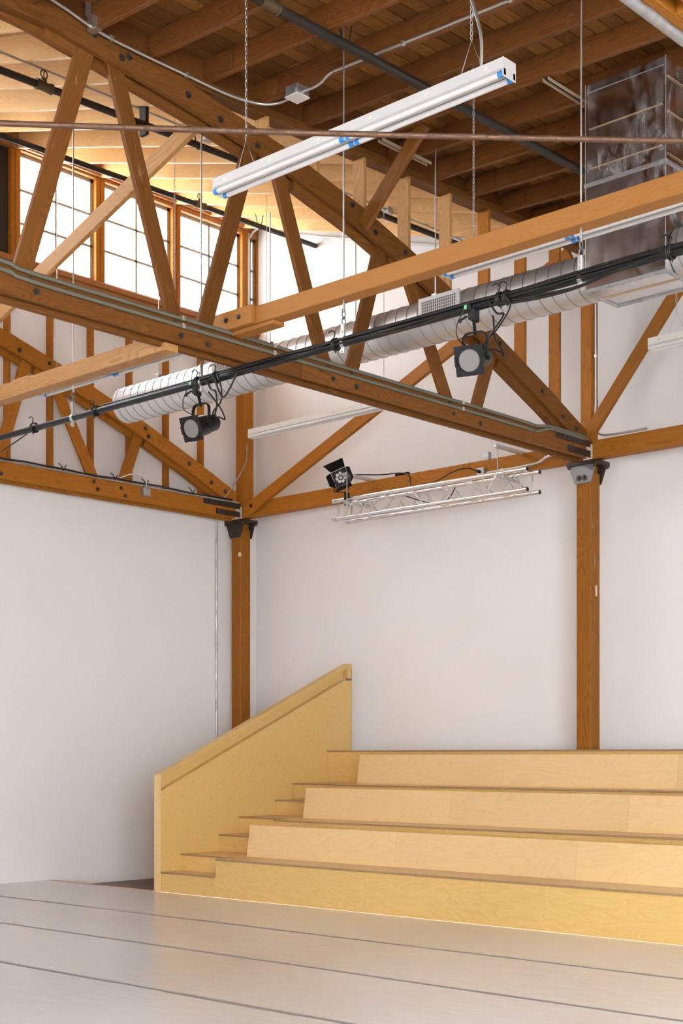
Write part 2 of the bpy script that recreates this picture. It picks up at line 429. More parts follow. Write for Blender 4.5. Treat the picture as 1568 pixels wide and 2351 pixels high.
for n, (a, b) in enumerate(SKY_FILL):
    w = thing('window_%d'%(18+n), ((a+b)/2,4,7.25), kind='structure')  # unseen skylight, added to let top light into the hall
    for c, d in (((a,-4.6),(a+.06,12.2)), ((b-.06,-4.6),(b,12.2)), ((a+.06,-4.6),(b-.06,-4.54)), ((a+.06,12.14),(b-.06,12.2))):
        MB().box((c[0],c[1],7.05), (d[0],d[1],7.40), .004).build('curb', M['white'], w)
    for q in range(7):
        ya = -4.54+q*16.68/7; yb = ya+16.68/7
        MB().box((a+.06,ya,7.34), (b-.06,yb-.05,7.346)).build('pane', M['glass'], w); MB().box((a+.06,yb-.05,7.30), (b-.06,yb,7.38), .004).build('glazing_bar', M['sash'], w)
MB().prism([(-8.7,7.12),(-2.9,6.9),(-2.9,7.25),(-8.7,7.45)], 'y', YE, 2.6).build('roof_deck', M['plank'], ceil)
mb = MB().box((-8.505,6.33,7.10),(-8.499,6.385,7.26)); mb.box((-8.502,6.345,6.99),(-8.44,6.40,7.10)); mb.box((-8.50,6.35,6.985),(-8.40,6.41,6.992)); mb.build('joist_hanger', M['zinc'], ceil)
# sloping roof over the window bay
ceil2 = thing('ceiling', (-11.5,6,8.2), kind='structure')
RD = .235
k = 0
RY = []
y = 13.50
while y > YE+.2:
    RY.append(y); y -= .625
for y in RY:
    x0, x1 = -14.46, -8.53
    timber('rafter', (x0,y,zr(x0,y)+RD/2), (x1,y,zr(x1,y)+RD/2), .045, RD, M['rafter'], ceil2)
for a, b in zip(RY[1:], RY[:-1]):
    if a < 3: break
    MB().box((-14.44,a+.024,zr(-14.45,a)), (-14.40,b-.024,zr(-14.45,a)+RD*.95), .003).build('blocking', M['sill'], ceil2)
x = -14.6
while x < -8.75:
    w = .14
    if x < -8.7:
        y0, y1 = 3.2, YR
        za, zb = zr(x+w/2,y0)+RD+.016, zr(x+w/2,y1)+RD+.016
        ys = [y0]
        while ys[-1] < y1: ys.append(min(y1, ys[-1]+R.uniform(2.2, 4.6)))
        for p, q in zip(ys[:-1], ys[1:]):
            f = lambda t: za+(zb-za)*(t-y0)/(y1-y0)
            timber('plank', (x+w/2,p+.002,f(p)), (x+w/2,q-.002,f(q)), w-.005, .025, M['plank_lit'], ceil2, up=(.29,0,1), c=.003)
    x += w
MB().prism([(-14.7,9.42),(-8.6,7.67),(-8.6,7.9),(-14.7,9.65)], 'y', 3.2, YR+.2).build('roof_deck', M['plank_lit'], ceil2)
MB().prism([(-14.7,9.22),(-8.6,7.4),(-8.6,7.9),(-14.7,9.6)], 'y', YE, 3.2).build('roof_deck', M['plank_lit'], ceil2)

# ------------------------------------------------------------------ columns
def bolt(parent, p, n, r=.026, h=.014, m='bolt'):
    p = Vector(p); n = Vector(n)
    mb = MB().cyl(p, p+n*h*.35, r*1.15, 12); mb.cyl(p+n*h*.3, p+n*h*1.4, r*.62, 6)
    return mb.build('bolt', M[m], parent)
def column(x1, label, grey):
    """x1 = face towards +X; square post 0.19"""
    x0 = x1-.19; y0, y1 = 13.24, 13.43; xm = (x0+x1)/2; ym = (y0+y1)/2
    t = thing('timber_column', (xm,ym,-.085), label, 'column')
    timber('post', (xm,ym,-.085), (xm,ym,4.72), .19, .19, M['fir_col'], t, up=(0,1,0), c=.008)
    MB().box((x0-.10,y0-.05,4.80), (x1+.10,y1+.05,4.845), .006).build('cap_plate', M['steel_dark'], t)
    MB().box((x0+.02,y0+.02,4.70), (x1-.02,y1-.02,4.81)).build('post_head', M['fir_col'], t)
    g = M['steel_grey' if grey else 'steel_dark']
    for ya, yb, mm in ((y0-.022,y0-.002,g),(y1+.002,y1+.022,M['steel_dark'])):
        MB().prism([(x0-.085,4.80),(x1+.075,4.80),(x1+.005,4.60),(x0-.005,4.60)], 'y', ya, yb).build('bracket', mm, t)
    for xx in (x0+.05, x0+.12): bolt(t, (xx,y0-.022,4.66), (0,-1,0), .028, .02)
    for xx in (x0-.075, x1+.075): bolt(t, (xx,y0-.03,4.80), (0,0,-1), .026, .02); bolt(t, (xx,y1+.03,4.80), (0,0,-1), .026, .02)
    return t
cA = column(-14.22, 'worn orange fir column standing in the corner behind the plywood side panel', False)
cB = column(-8.51, 'worn orange fir column rising behind the top bleacher tier, grey bracket at head', True)
disc = MB().cyl((-14.235,13.2395,4.36), (-14.235,13.236,4.36), .035, 20); disc.build('tin_patch', M['tin'], cA)
MB().box((-8.5095,13.33,3.34), (-8.507,13.37,3.46), .001).build('tin_patch', M['tin'], cB)

# ------------------------------------------------------------------ trusses (planes X = const)
TOPC = [(4.6,7.06),(5.9,7.02),(7.4,6.86),(8.5,6.685),(9.45,6.465),(10.2,6.235),(11.4,5.80),(12.4,5.39),(13.14,5.06)]
WEBS = [((5.80,5.02),(6.40,6.95)), ((7.27,5.0),(6.63,6.93)), ((7.55,5.0),(8.11,6.74)), ((9.02,5.0),(8.41,6.60)), ((9.34,5.0),(9.76,6.3)), ((10.79,5.0),(10.14,6.15)), ((11.20,5.0),(11.50,5.74))]
def ymat(x): # local x = world Y, local y = world -X, local z = world Z
    m = Matrix(((0,-1,0),(1,0,0),(0,0,1))).to_4x4(); m.translation = (x,0,0); return m
def offs(pts, d):
    out = []
    for i,p in enumerate(pts):
        a = pts[max(i-1,0)]; b = pts[min(i+1,len(pts)-1)]; tx, tz = b[0]-a[0], b[1]-a[1]; L = math.hypot(tx,tz)
        out.append((p[0]-tz/L*d, p[1]+tx/L*d))
    return out
def mirror(pts): return [(9.2-p[0],p[1]) for p in pts][::-1]
def truss(xf, label, wm, dz=0, full=True):
    t = thing('roof_truss', (xf-.07,13.0,4.85), label, 'truss')
    P = [(a,b+dz) for a,b in TOPC]
    seg = mirror(P)[:-1]+P
    Mx = ymat(xf)
    up = offs(seg,.10); lo = offs(seg,-.10)
    i0 = next(i for i,p in enumerate(seg) if p[0] >= 4.59)
    # front plank of the top chord: pieces that lap at the panel points
    cuts = [0, i0, i0+3, i0+5, len(seg)-1]
    for a, b in zip(cuts[:-1], cuts[1:]):
        MB().strip(up[a:b+1], lo[a:b+1], 0, .045).build('top_chord', wm, t, Mx)
    lo2 = offs(seg,-.155); up2 = offs(seg,.06)
    for a, b in zip(cuts[:-1], cuts[1:]):
        MB().strip(up2[a:b+1], lo2[a:b+1], .09, .135).build('top_chord', wm, t, Mx)
    # filler blocks between the two planks
    for ya, yb in ((6.02,6.3),(8.63,9.3),(9.9,10.05),(11.62,12.9)):
        ks = [(ya,)]; pts = [p for p in P if ya < p[0] < yb]
        def zat(y):
            for q in range(len(P)-1):
                if P[q][0] <= y <= P[q+1][0]: return P[q][1]+(P[q+1][1]-P[q][1])*(y-P[q][0])/(P[q+1][0]-P[q][0])
        line = [(ya,zat(ya))]+pts+[(yb,zat(yb))]
        MB().strip(offs(line,.05), offs(line,-.17), .047, .088).build('filler_block', wm, t, Mx)
    # bottom chord planks
    for (ya,yb) in ((-4.0,3.1),(3.1,8.65),(8.65,13.16)):
        timber('bottom_chord', (xf-.0225,ya+.002,4.955), (xf-.0225,yb-.002,4.955), .045, .205, wm, t)
        timber('bottom_chord', (xf-.1125,ya+.002,4.925), (xf-.1125,yb-.002,4.925), .045, .21, wm, t)
    for (a, b) in WEBS:
        for mir in (False, True):
            p, q = ((9.2-a[0],a[1]),(9.2-b[0],b[1])) if mir else (a, b)
            if mir and not full: continue
            timber('web', (xf-.0675,p[0],p[1]), (xf-.0675,q[0],q[1]+dz), .0445, .15, wm, t, up=(0,1,0))
    # end straps and bolts
    MB().box((xf,12.55,4.985), (xf+.012,13.22,5.055), .002).build('strap_plate', M['steel_dark'], t)
    MB().box((xf,12.78,4.87), (xf+.012,13.22,4.945), .002).build('strap_plate', M['steel_dark'], t)
    for y in (12.60,12.68,12.77): bolt(t, (xf+.012,y,5.02), (1,0,0), .024)
    for y in (12.83,12.90,12.99): bolt(t, (xf+.012,y,4.907), (1,0,0), .024)
    for y, z in ((5.85,5.0),(5.90,4.93),(7.22,5.0),(7.28,4.91),(7.50,5.0),(7.56,4.90),(8.98,5.0),(9.05,4.92),(9.30,5.01),(9.36,4.91),(10.72,5.01),(10.78,4.92),(11.15,4.99),(11.22,4.9)):
        bolt(t, (xf,y,z), (1,0,0), .024)
    for y, dzz in ((6.42,.03),(6.75,.02),(6.68,-.02),(7.35,.0),(7.7,-.03),(8.05,.04),(8.12,-.04),(8.45,-.01),(9.3,.05),(9.62,-.03),(10.05,.03),(10.12,-.05),(11.55,.04),(11.6,-.04),(12.3,.0),(12.7,-.02),(12.95,.0)):
        z = next(P[q][1]+(P[q+1][1]-P[q][1])*(y-P[q][0])/(P[q+1][0]-P[q][0]) for q in range(len(P)-1) if P[q][0] <= y <= P[q+1][0])
        bolt(t, (xf,y,z+dzz), (1,0,0), .026)
    return t
T1 = truss(-14.22, 'orange timber truss lying flat against the white end wall', M['fir_wall'], .05)
T2 = truss(-8.51, 'brown timber truss with bolted webs crossing the upper room to the right column', M['fir'])
# posts from the top chord up to the plate of truss 2
def zt(y): return next(TOPC[q][1]+(TOPC[q+1][1]-TOPC[q][1])*(y-TOPC[q][0])/(TOPC[q+1][0]-TOPC[q][0]) for q in range(len(TOPC)-1) if TOPC[q][0] <= y <= TOPC[q+1][0])
def plz(y): return 6.95+.034*(y-7)
for y in (8.22,8.84,9.46,10.09,10.72,11.35,11.98,12.62):
    timber('post', (-8.58,y+.02,zt(y)+.085), (-8.58,y+.02,plz(y)+.001), .04, .138, M['fir_light'] if y < 11 else M['fir_wall'], T2, up=(1,0,0))
timber('post', (-8.58,13.32,5.06), (-8.58,13.32,plz(13.3)), .14, .14, M['fir_wall'], T2, up=(1,0,0))
for ya, yb in ((YE,.5),(.5,4.9),(4.9,9.3),(9.3,13.75)):
    timber('plate', (-8.58,ya,plz(ya)+.04), (-8.58,yb,plz(yb)+.04), .145, .078, M['fir'], T2)
timber('post', (-14.29,13.36,5.06), (-14.29,13.36,7.05), .15, .15, M['fir_wall'], T1, up=(1,0,0))
timber('post', (-14.23,13.45,5.06), (-14.23,13.45,7.05), .05, .05, M['fir_wall'], T1, up=(1,0,0))
# third truss, of which the photo shows a corner of the bottom chord
T3 = thing('roof_truss', (-3.1,8,4.85), 'orange bottom chord of the nearest truss, cut by the top right picture corner', 'truss')
for xa, z in ((-3.03,4.955),(-3.15,4.95)): timber('bottom_chord', (xa,-4,z), (xa,13.2,z), .05, .2, M['strut'] if 'strut' in M else M['fir_wall'], T3)
timber('web', (-3.09,6.2,4.95), (-3.09,5.3,6.95), .045, .15, M['fir_wall'], T3, up=(0,1,0))
MB().box((-3.125,5.55,4.852), (-3.055,5.75,4.93), .004).build('filler_block', M['fir_wall'], T3)

# ------------------------------------------------------------------ beams, struts and braces
timber('wall_beam', (-14.22,13.33,4.965), (-8.705,13.33,4.965), .13, .205, M['fir_wall'], tagv=('long orange fir beam along the right wall between the two columns', 'beam'))
timber('wall_beam', (-8.505,13.33,4.965), (-2.6,13.33,4.965), .13, .205, M['fir_wall'], tagv=('orange fir beam leaving the right column towards the right picture edge', 'beam'))
rs = thing('timber_strut', (-6,7.86,5.06), 'long level fir strut above the lighting pipe, running right from the brown truss', 'strut')
timber('strut', (-8.62,7.86,5.13), (-2.9,7.86,5.13), .14, .14, M['fir_strut'], rs)
timber('splice_block', (-8.65,7.76,5.13), (-8.19,7.76,5.13), .05, .15, M['fir_strut'], rs)
timber('splice_block', (-8.50,7.87,5.042), (-8.00,7.87,5.042), .13, .034, M['fir_strut'], rs)
for x in (-8.48,-8.33): bolt(rs, (x,7.735,5.13), (0,-1,0), .02)
ls = thing('timber_strut', (-11,7.22,4.78), 'pale level fir strut at the left, hung under the brown truss', 'strut')
timber('strut', (-8.66,7.22,4.852), (-14.2,7.22,4.852), .14, .135, M['fir_light'], ls)
timber('strut_tongue', (-8.56,7.22,4.816), (-8.70,7.22,4.816), .139, .062, M['fir_light'], ls)
MB().box((-11.05,7.26,4.92), (-10.93,7.32,4.975), .004).build('splice_block', M['fir_light'], ls)
MB().box((-10.86,7.26,4.92), (-10.60,7.32,4.985), .004).build('splice_block', M['fir_light'], ls)
sb = thing('diagonal_brace', (-11.4,7.65,5.0), 'pale grained diagonal brace crossing the windows at upper left', 'brace')
timber('brace', (-8.66,7.66,6.86), (-14.2,7.66,5.02), .05, .15, M['fir_light'], sb)
bolt(sb, (-8.78,7.635,6.83), (0,-1,0), .026, .02)
wbr = thing('diagonal_brace', (-13.5,13.2,4.9), 'long diagonal fir brace along the right wall, rising from the corner column', 'brace')
timber('brace', (-14.05,13.20,4.94), (-8.75,13.20,7.20), .06, .16, M['fir_wall'], wbr)
bolt(wbr, (-13.93,13.168,4.99), (0,-1,0), .026, .02)
tag(timber('diagonal_brace', (-8.52,13.20,5.10), (-6.95,13.20,7.05), .07, .13, M['fir_wall']), 'steep fir brace rising rightwards from the right column head', 'brace')
tag(timber('diagonal_brace', (-8.48,9.42,6.38), (-7.76,9.42,7.09), .045, .14, M['fir']), 'short knee brace between the brown truss and the dark ceiling', 'brace')

# tie rod of the roof bracing, between trusses 2 and 3
a, b = V(-8.4,1.95,4.93), V(-3.05,7.56,4.90)
pts = [a.lerp(b,i/20)-V(0,0,.035*math.sin(math.pi*i/20)) for i in range(21)]
tag(MB().tube(pts, .0155, 10).build('tie_rod', M['rust']), 'thin rusty tie rod stretched across the whole upper picture', 'rod')

# ------------------------------------------------------------------ pipes and conduits
def zvalve(t, p):
    x,y,z = p
    mb = MB().cyl((x,y-.07,z), (x,y+.07,z), .042, 10); mb.cyl((x,y-.085,z), (x,y-.06,z), .05, 8); mb.cyl((x,y+.06,z), (x,y+.085,z), .05, 8)
    mb.cyl((x,y,z), (x,y,z+.07), .026, 10); mb.build('tee_fitting', M['brass'], t)
    mb = MB().tube(arc((x,y,z+.11), (0,1,0), (0,0,1), .036, 0, 2*math.pi, 14)[:-1], .007, 6, closed=True)
    mb.tube([(x,y,z+.06),(x,y,z+.147)], .006, 6); mb.build('sprinkler_head', M['brass'], t)
def pipe_hook(t, x, y, z, top, w=.05):
    mb = MB().tube([(x-.02,y-w,top),(x,y-.012,z-.045),(x+.01,y+.012,z-.045),(x+.02,y+w,top)], .006, 6); mb.build('hanger_hook', M['iron'], t)
def sprinkler(x, z0, sl, y0, y1, r, valves, hooks, label, tilt=True):
    t = thing('sprinkler_pipe', (x,(y0+y1)/2,z0), label, 'pipe')
    zz = lambda y: z0+sl*(y-y0)
    ys = [y0]; 
    while ys[-1] < y1: ys.append(min(ys[-1]+3.05, y1))
    for p, q in zip(ys[:-1], ys[1:]):
        MB().cyl((x,p+.001,zz(p)), (x,q-.001,zz(q)), r, 14).build('pipe_length', M['iron'], t)
    for y in valves: zvalve(t, (x,y,zz(y)))
    for y, top in hooks: pipe_hook(t, x, y, zz(y), top)
    return t
s1 = sprinkler(-10.5, 7.50, .034, 4.8, YR, .033, (7.36,11.86), ((9.2,zr(-10.5,9.2)),), 'upper dark sprinkler pipe under the pale sloping rafters')
MB().box((-10.55,8.49,7.52), (-10.45,8.53,7.85), .003).build('strap', M['iron'], s1)
sprinkler(-13.3, 8.37, .025, 5.5, YR, .033, (11.68,), ((12.72,zr(-13.3,12.7)),), 'lower dark sprinkler pipe close above the clerestory windows')
s3 = sprinkler(-7.16, 6.90, .012, 4.0, 13.6, .038, (6.95,), ((7.75,7.1),(9.3,7.08)), 'dark pipe hung under the dark brown ceiling joists')
def conduit(name, pts, r, label, m='conduit', cat='conduit', clips=(), n=5):
    t = thing(name, pts[0], label, cat)
    MB().tube(smooth_path(pts, n) if n > 1 else pts, r, 10).build('tube', M[m], t)
    for c in clips: MB().box((c[0]-.016,c[1]-.016,c[2]-.016), (c[0]+.016,c[1]+.016,c[2]+.02), .004).build('clip', M['zinc'], t)
    return t
conduit('conduit', [(-10.6,4.8,7.745),(-10.6,13.6,7.92)], .011, 'thin straight conduit beside the upper sprinkler pipe under pale rafters', clips=((-10.6,7.9,7.81),(-10.6,11.4,7.88)), n=1)
for p, lb in (((-10.6,6.72,7.785),'small white junction box at the top left edge under pale rafters'), ((-10.6,9.42,7.84),'small white junction box under pale rafters left of the long lamp'), ((-10.6,12.2,7.89),'small white junction box between posts above the far rafters')):
    jb = thing('junction_box', p, lb, 'junction box')
    MB().box((p[0]-.05,p[1]-.05,p[2]-.045), (p[0]+.05,p[1]+.05,p[2]-.012), .004).build('cover', M['white'], jb)
    MB().box((p[0]-.048,p[1]-.048,p[2]-.012), (p[0]+.048,p[1]+.048,p[2]+.03), .004).build('box', M['galv_dull'], jb)
# conduit following the plate of truss 2 then a dark-ceiling joist
jy = JY[[round(v,2) for v in JY].index(min([round(v,2) for v in JY], key=lambda v: abs(v-8.74)))]
cp = [(-8.47,5.0,7.18),(-8.47,6.0,7.08),(-8.47,6.5,7.0),(-8.47,7.3,6.99),(-8.46,7.7,6.985),(-8.42,7.9,6.98),(-8.35,8.04,6.975),(-8.24,8.11,6.975),(-8.10,8.13,6.985)]
conduit('conduit', cp, .0125, 'bright conduit along the brown truss ending at the grey ceiling box', clips=((-8.47,6.55,7.0),(-8.47,7.3,6.99)))
jb = thing('junction_box', (-8.03,8.10,6.98), 'grey steel box with white cover on the dark ceiling', 'junction box')
MB().box((-8.10,8.04,6.955), (-7.96,8.18,7.035), .004).build('box', M['galv_dull'], jb); MB().box((-8.105,8.035,6.945), (-7.955,8.185,6.955), .002).build('cover', M['offwhite'], jb)
jz = lambda x: zj(x,8.16)+.012
conduit('conduit', [(-7.96,8.12,6.985),(-7.8,8.125,6.99),(-7.65,8.12,jz(-7.65)),(-7.4,8.12,jz(-7.4)),(-5.5,8.12,jz(-5.5)),(-3.2,8.12,jz(-3.2))], .0125, 'bright conduit running along a dark ceiling joist right of the grey box', clips=((-6.9,8.12,jz(-6.9)),(-5.9,8.12,jz(-5.9))))
# two olive conduits on the face of truss 2
for k, z in enumerate((5.045, 4.985)):
    zz = z
    pts = [(-8.492,3.5,zz+.05),(-8.492,5.5,zz+.03),(-8.492,5.9,zz),(-8.492,8,zz),(-8.492,10,zz),(-8.492,11.9,zz),(-8.492,12.15,zz-.005),(-8.492,12.4,5.075 if not k else 5.05),(-8.492,12.6,5.08 if not k else 5.055),(-8.492,13.1,5.08 if not k else 5.055)]
    conduit('conduit', pts, .0165, ('upper' if not k else 'lower')+' olive conduit strapped along the bottom chord of the brown truss', 'conduit_olive', clips=[(-8.49,y,zz) for y in (7.28,8.3,10.9)], n=4)
conduit('conduit', [(-8.46,13.27,7.0),(-8.46,13.27,5.6),(-8.46,13.26,5.25),(-8.40,13.25,5.12),(-8.2,13.25,5.09),(-7.8,13.25,5.09)], .013, 'thin conduit beside the right column post turning onto the beam', clips=((-8.46,13.27,6.0),))
cpt = arc((-14.30,13.72,8.93), (-1,0,0), (0,0,1), .14, 0, math.pi/2, 8)
conduit('conduit', [(-14.44,13.60,7.2),(-14.44,13.60,8.85)]+[(p.x,13.62+.012*i,p.z) for i,p in enumerate(cpt)]+[(-13.6,13.76,zr(-13.6,13.7)-.01),(-10.6,13.76,zr(-10.6,13.7)-.06)], .018, 'white conduit bending from the end window along the top of the wall', 'white', n=2)
conduit('conduit', [(XL+.02,13.02,4.82),(XL+.02,13.02,-.08)], .016, 'thin grey conduit dropping down the end wall beside the corner column', 'galv_dull', clips=((XL+.02,13.02,4.15),(XL+.02,13.02,4.75)), n=1)
conduit('conduit', [(-14.19,13.33,5.9),(-14.19,13.30,5.62),(-14.19,13.0,5.2),(-14.19,12.9,5.1)], .008, 'small pale conduit slanting off the corner post above the end truss', 'galv_dull')
conduit('conduit', [(-9.95,13.235,4.905),(-9.5,13.235,4.905),(-9.2,13.235,4.92),(-9.05,13.2,4.96),(-8.68,13.15,4.985)], .0145, 'bright conduit along the wall beam above the aluminium truss', clips=((-9.72,13.235,4.905),))
# threshold conduit beside truss 3
conduit('conduit', [(-3.20,3.0,4.845),(-3.20,13.0,4.845)], .028, 'grey conduit along the nearest truss chord at the top right', 'galv_dull', clips=(), n=1)

# ------------------------------------------------------------------ boxes on beams
def gang_box(p, label, plug=False):
    x,y,z = p; t = thing('outlet_box', p, label, 'electrical box')
    MB().box((x-.05,y-.06,z-.05), (x+.05,y,z+.05), .006).build('box', M['galv_dull'], t)
    if plug:
        MB().box((x-.05,y-.066,z-.05), (x+.05,y-.06,z+.05), .004).build('cover', M['white'], t)
        MB().cyl((x,y-.066,z), (x,y-.11,z), .02, 10).build('plug', M['black'], t)
    else:
        for k in (-.025,.0,.025): MB().cyl((x+k,y-.06,z), (x+k,y-.064,z), .01, 10).build('knockout', M['zinc'], t)
gang_box((-10.02,13.262,4.92), 'white faced outlet with black plug on the wall beam', True)
gang_box((-10.02,13.36,5.12), 'small grey knockout box standing on top of the wall beam')
tb = thing('outlet_box', (-14.2,11.54,4.98), 'grey box on the end wall truss chord', 'electrical box')
MB().box((-14.218,11.47,4.93), (-14.15,11.58,5.03), .005).build('box', M['galv_dull'], tb)
tag(MB().tube(smooth_path([(-14.18,11.52,5.03),(-14.17,11.52,5.14),(-14.17,11.42,5.2),(-14.2,11.25,5.17),(-14.24,11.05,5.07)],6), .009, 8).build('cable', M['offwhite']), 'short pale cable looping from the grey box on the end truss', 'cable')
pts = []; y = 6.6
while y < 13.25: pts.append((-14.19+R.uniform(-.008,.012), y, 5.085+R.uniform(-.006,.012))); y += .28
c1 = thing('cable', (-14.19,10,5.08), 'black cable tied along the top of the end wall truss chord', 'cable')
MB().tube(smooth_path(pts,4), .012, 8).build('cord', M['black_cable'], c1)
for y in (10.2,11.0,11.5,12.3):
    MB().tube(smooth_path([(-14.18,y-.05,5.15),(-14.17,y,5.11),(-14.18,y+.02,5.07),(-14.17,y+.06,5.14)],4), .006, 6).build('tie', M['black_cable'], c1)
tag(MB().tube([(-14.2,6.6,5.065),(-14.2,13.2,5.065)], .012, 8).build('conduit', M['galv_dull']), 'thin straight conduit on top of the end wall truss chord', 'conduit')

# ------------------------------------------------------------------ spiral duct and plenum
DY, DZ, DR = 9.81, 5.49, .197
def duct_run(x0, x1, label, end):
    t = thing('spiral_duct', ((x0+x1)/2,DY,DZ), label, 'duct')
    n = 40; L = x1-x0; x = x0; k = 0
    while x < x1-.01:
        xe = min(x+1.5, x1)
        mb = MB(); xs = [x+(xe-x)*i/12 for i in range(13)]
        mb.tube([(q,DY,DZ) for q in xs], DR, n, cap=False); mb.build('duct_section', M['galv'], t); x = xe
    pitch = .128; pts = []; m = int(L/pitch*28)
    for i in range(m+1):
        a = 2*math.pi*i/28; pts.append((x0+L*i/m, DY+DR*1.002*math.cos(a), DZ+DR*1.002*math.sin(a)))
    MB().tube(pts, .0045, 5).build('spiral_seam', M['seam_dark'], t)
    if end: 
        MB().cyl((x0+.02,DY,DZ), (x0+.03,DY,DZ), DR*.99, 40).build('end_cap', M['galv'], t)
        MB().tube([(x0+.10,DY,DZ),(x0+.104,DY,DZ)], DR*1.012, 40, cap=False).build('end_ring', M['seam_dark'], t)
    return t
d1 = duct_run(-12.42, -6.21, 'long round spiral duct hanging level through the brown truss', True)
d2 = duct_run(-5.47, -2.2, 'short round spiral duct leaving the plenum at the right edge', False)
for x in (-11.85,-10.1,-8.93,-7.95,-6.33):
    mb = MB().tube([(x,DY,DZ+DR),(x,DY,7.05)], .006, 8); mb.build('hanger_rod', M['zinc'], d1)
    MB().box((x-.03,DY-.03,DZ+DR-.01), (x+.03,DY+.03,DZ+DR+.05), .006).build('hanger_clip', M['zinc'], d1)
def register(x0, x1, label):
    t = thing('air_register', ((x0+x1)/2,DY-.2,DZ), label, 'vent')
    y0 = DY-.265; z0, z1 = DZ-.105, DZ+.125
    MB().box((x0+.02,y0+.01,z0+.02), (x1-.02,DY-.12,z1-.02), .004).build('boot', M['galv_dull'], t)
    for a, b in (((x0,z0),(x1,z0+.035)), ((x0,z1-.035),(x1,z1)), ((x0,z0+.035),(x0+.035,z1-.035)), ((x1-.035,z0+.035),(x1,z1-.035))):
        MB().box((a[0],y0-.008,a[1]), (b[0],y0+.012,b[1]), .002).build('frame_bar', M['white'], t)
    MB().box((x0+.03,y0+.004,z0+.03), (x1-.03,y0+.01,z1-.03)).build('core', M['grille'], t)
    n = 17
    for i in range(n):
        xx = x0+.04+(x1-x0-.08)*i/(n-1); MB().box((xx-.004,y0-.004,z0+.036), (xx+.004,y0+.004,z1-.036), .0015).build('blade', M['white'], t)
    for i in range(6):
        zz = z0+.05+(z1-z0-.10)*i/5; MB().box((x0+.036,y0+.001,zz-.0025), (x1-.036,y0+.005,zz+.0025)).build('blade', M['white'], t)
register(-7.93, -7.47, 'white louvred register on the duct right of centre')
register(-10.68, -10.2, 'white louvred register on the duct, half hidden by the brown truss')
# plenum
pl = thing('duct_plenum', (-5.84,DY,5.3), 'tall rectangular sheet-metal plenum at the upper right', 'plenum')
px0, px1, py0, py1 = -6.20, -5.475, 9.57, 10.05
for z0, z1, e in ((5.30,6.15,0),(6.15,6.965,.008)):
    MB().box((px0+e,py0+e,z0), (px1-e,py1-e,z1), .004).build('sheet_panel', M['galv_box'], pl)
MB().box((px0-.012,py0-.012,6.135), (px1+.012,py1+.012,6.165), .003).build('flange', M['galv_dull'], pl)
for x, y in ((px0,py0),(px1,py0),(px0,py1),(px1,py1)):
    MB().box((x-.004,y-.004,5.3), (x+.004,y+.004,6.965), .001).build('corner_bead', M['galv_dull'], pl)
for z in (6.28,6.60): MB().box((px0+.03,py0-.004,z-.004), (px1-.03,py0+.004,z+.004), .002).build('crease', M['gold_edge'], pl)
for z in (6.22,6.55,6.82): MB().box((px1-.004,py0+.03,z-.003), (px1+.003,py1-.03,z+.003), .001).build('crease', M['gold_edge'], pl)
for z in (6.9,): MB().box((px0+.02,py0+.002,z-.003), (px1-.02,py0+.008,z+.003), .001).build('crease', M['galv_dull'], pl)
for a, b in (((px0-.012,py0-.012),(px1+.012,py0+.012)), ((px0-.012,py1-.012),(px1+.012,py1+.012)), ((px0-.012,py0+.012),(px0+.012,py1-.012)), ((px1-.012,py0+.012),(px1+.012,py1-.012))):
    MB().box((a[0],a[1],5.285), (b[0],b[1],5.312), .003).build('bottom_flange', M['galv_dull'], pl)
MB().box((px0+.02,DY-.003,5.290), (px1-.02,DY+.003,5.302)).build('crease', M['gold_edge'], pl)
MB().tube([(px1,DY-.02,5.83),(px1+.03,DY-.02,5.83)], .13, 24, cap=False).build('collar', M['seam_dark'], pl)

# ------------------------------------------------------------------ lighting pipe with hangers and cables
PY, PZ = 7.85, 4.725
lp = thing('lighting_pipe', (-8,PY,PZ), 'long black lighting pipe hung on rods across the room', 'pipe')
xs = [-14.1,-11.2,-8.2,-5.2,-2.2]
for a, b in zip(xs[:-1], xs[1:]): MB().cyl((a+.001,PY,PZ), (b-.001,PY,PZ), .030, 18).build('pipe_length', M['pipe_black'], lp)
MB().cyl((-8.75,PY,PZ), (-8.55,PY,PZ), .036, 18).build('coupler', M['pipe_black'], lp)
def link_chain(mb, p0, p1, pitch=.03, w=.010, r=.0028, n=6):
    p0 = Vector(p0); p1 = Vector(p1); L = (p1-p0).length; k = max(1, int(L/pitch)); ax = (p1-p0).normalized()
    u = ax.cross(V(0,1,0));
    if u.length < .1: u = ax.cross(V(1,0,0))
    u.normalize(); v = ax.cross(u)
    for i in range(k):
        c = p0.lerp(p1,(i+.5)/k); s = u if i%2 else v; h = L/k*.62
        ring = []
        for q in range(8):
            a = 2*math.pi*q/8; ring.append(c+s*math.cos(a)*w+ax*(math.sin(a)*h))
        mb.tube(ring, r, 4, closed=True)
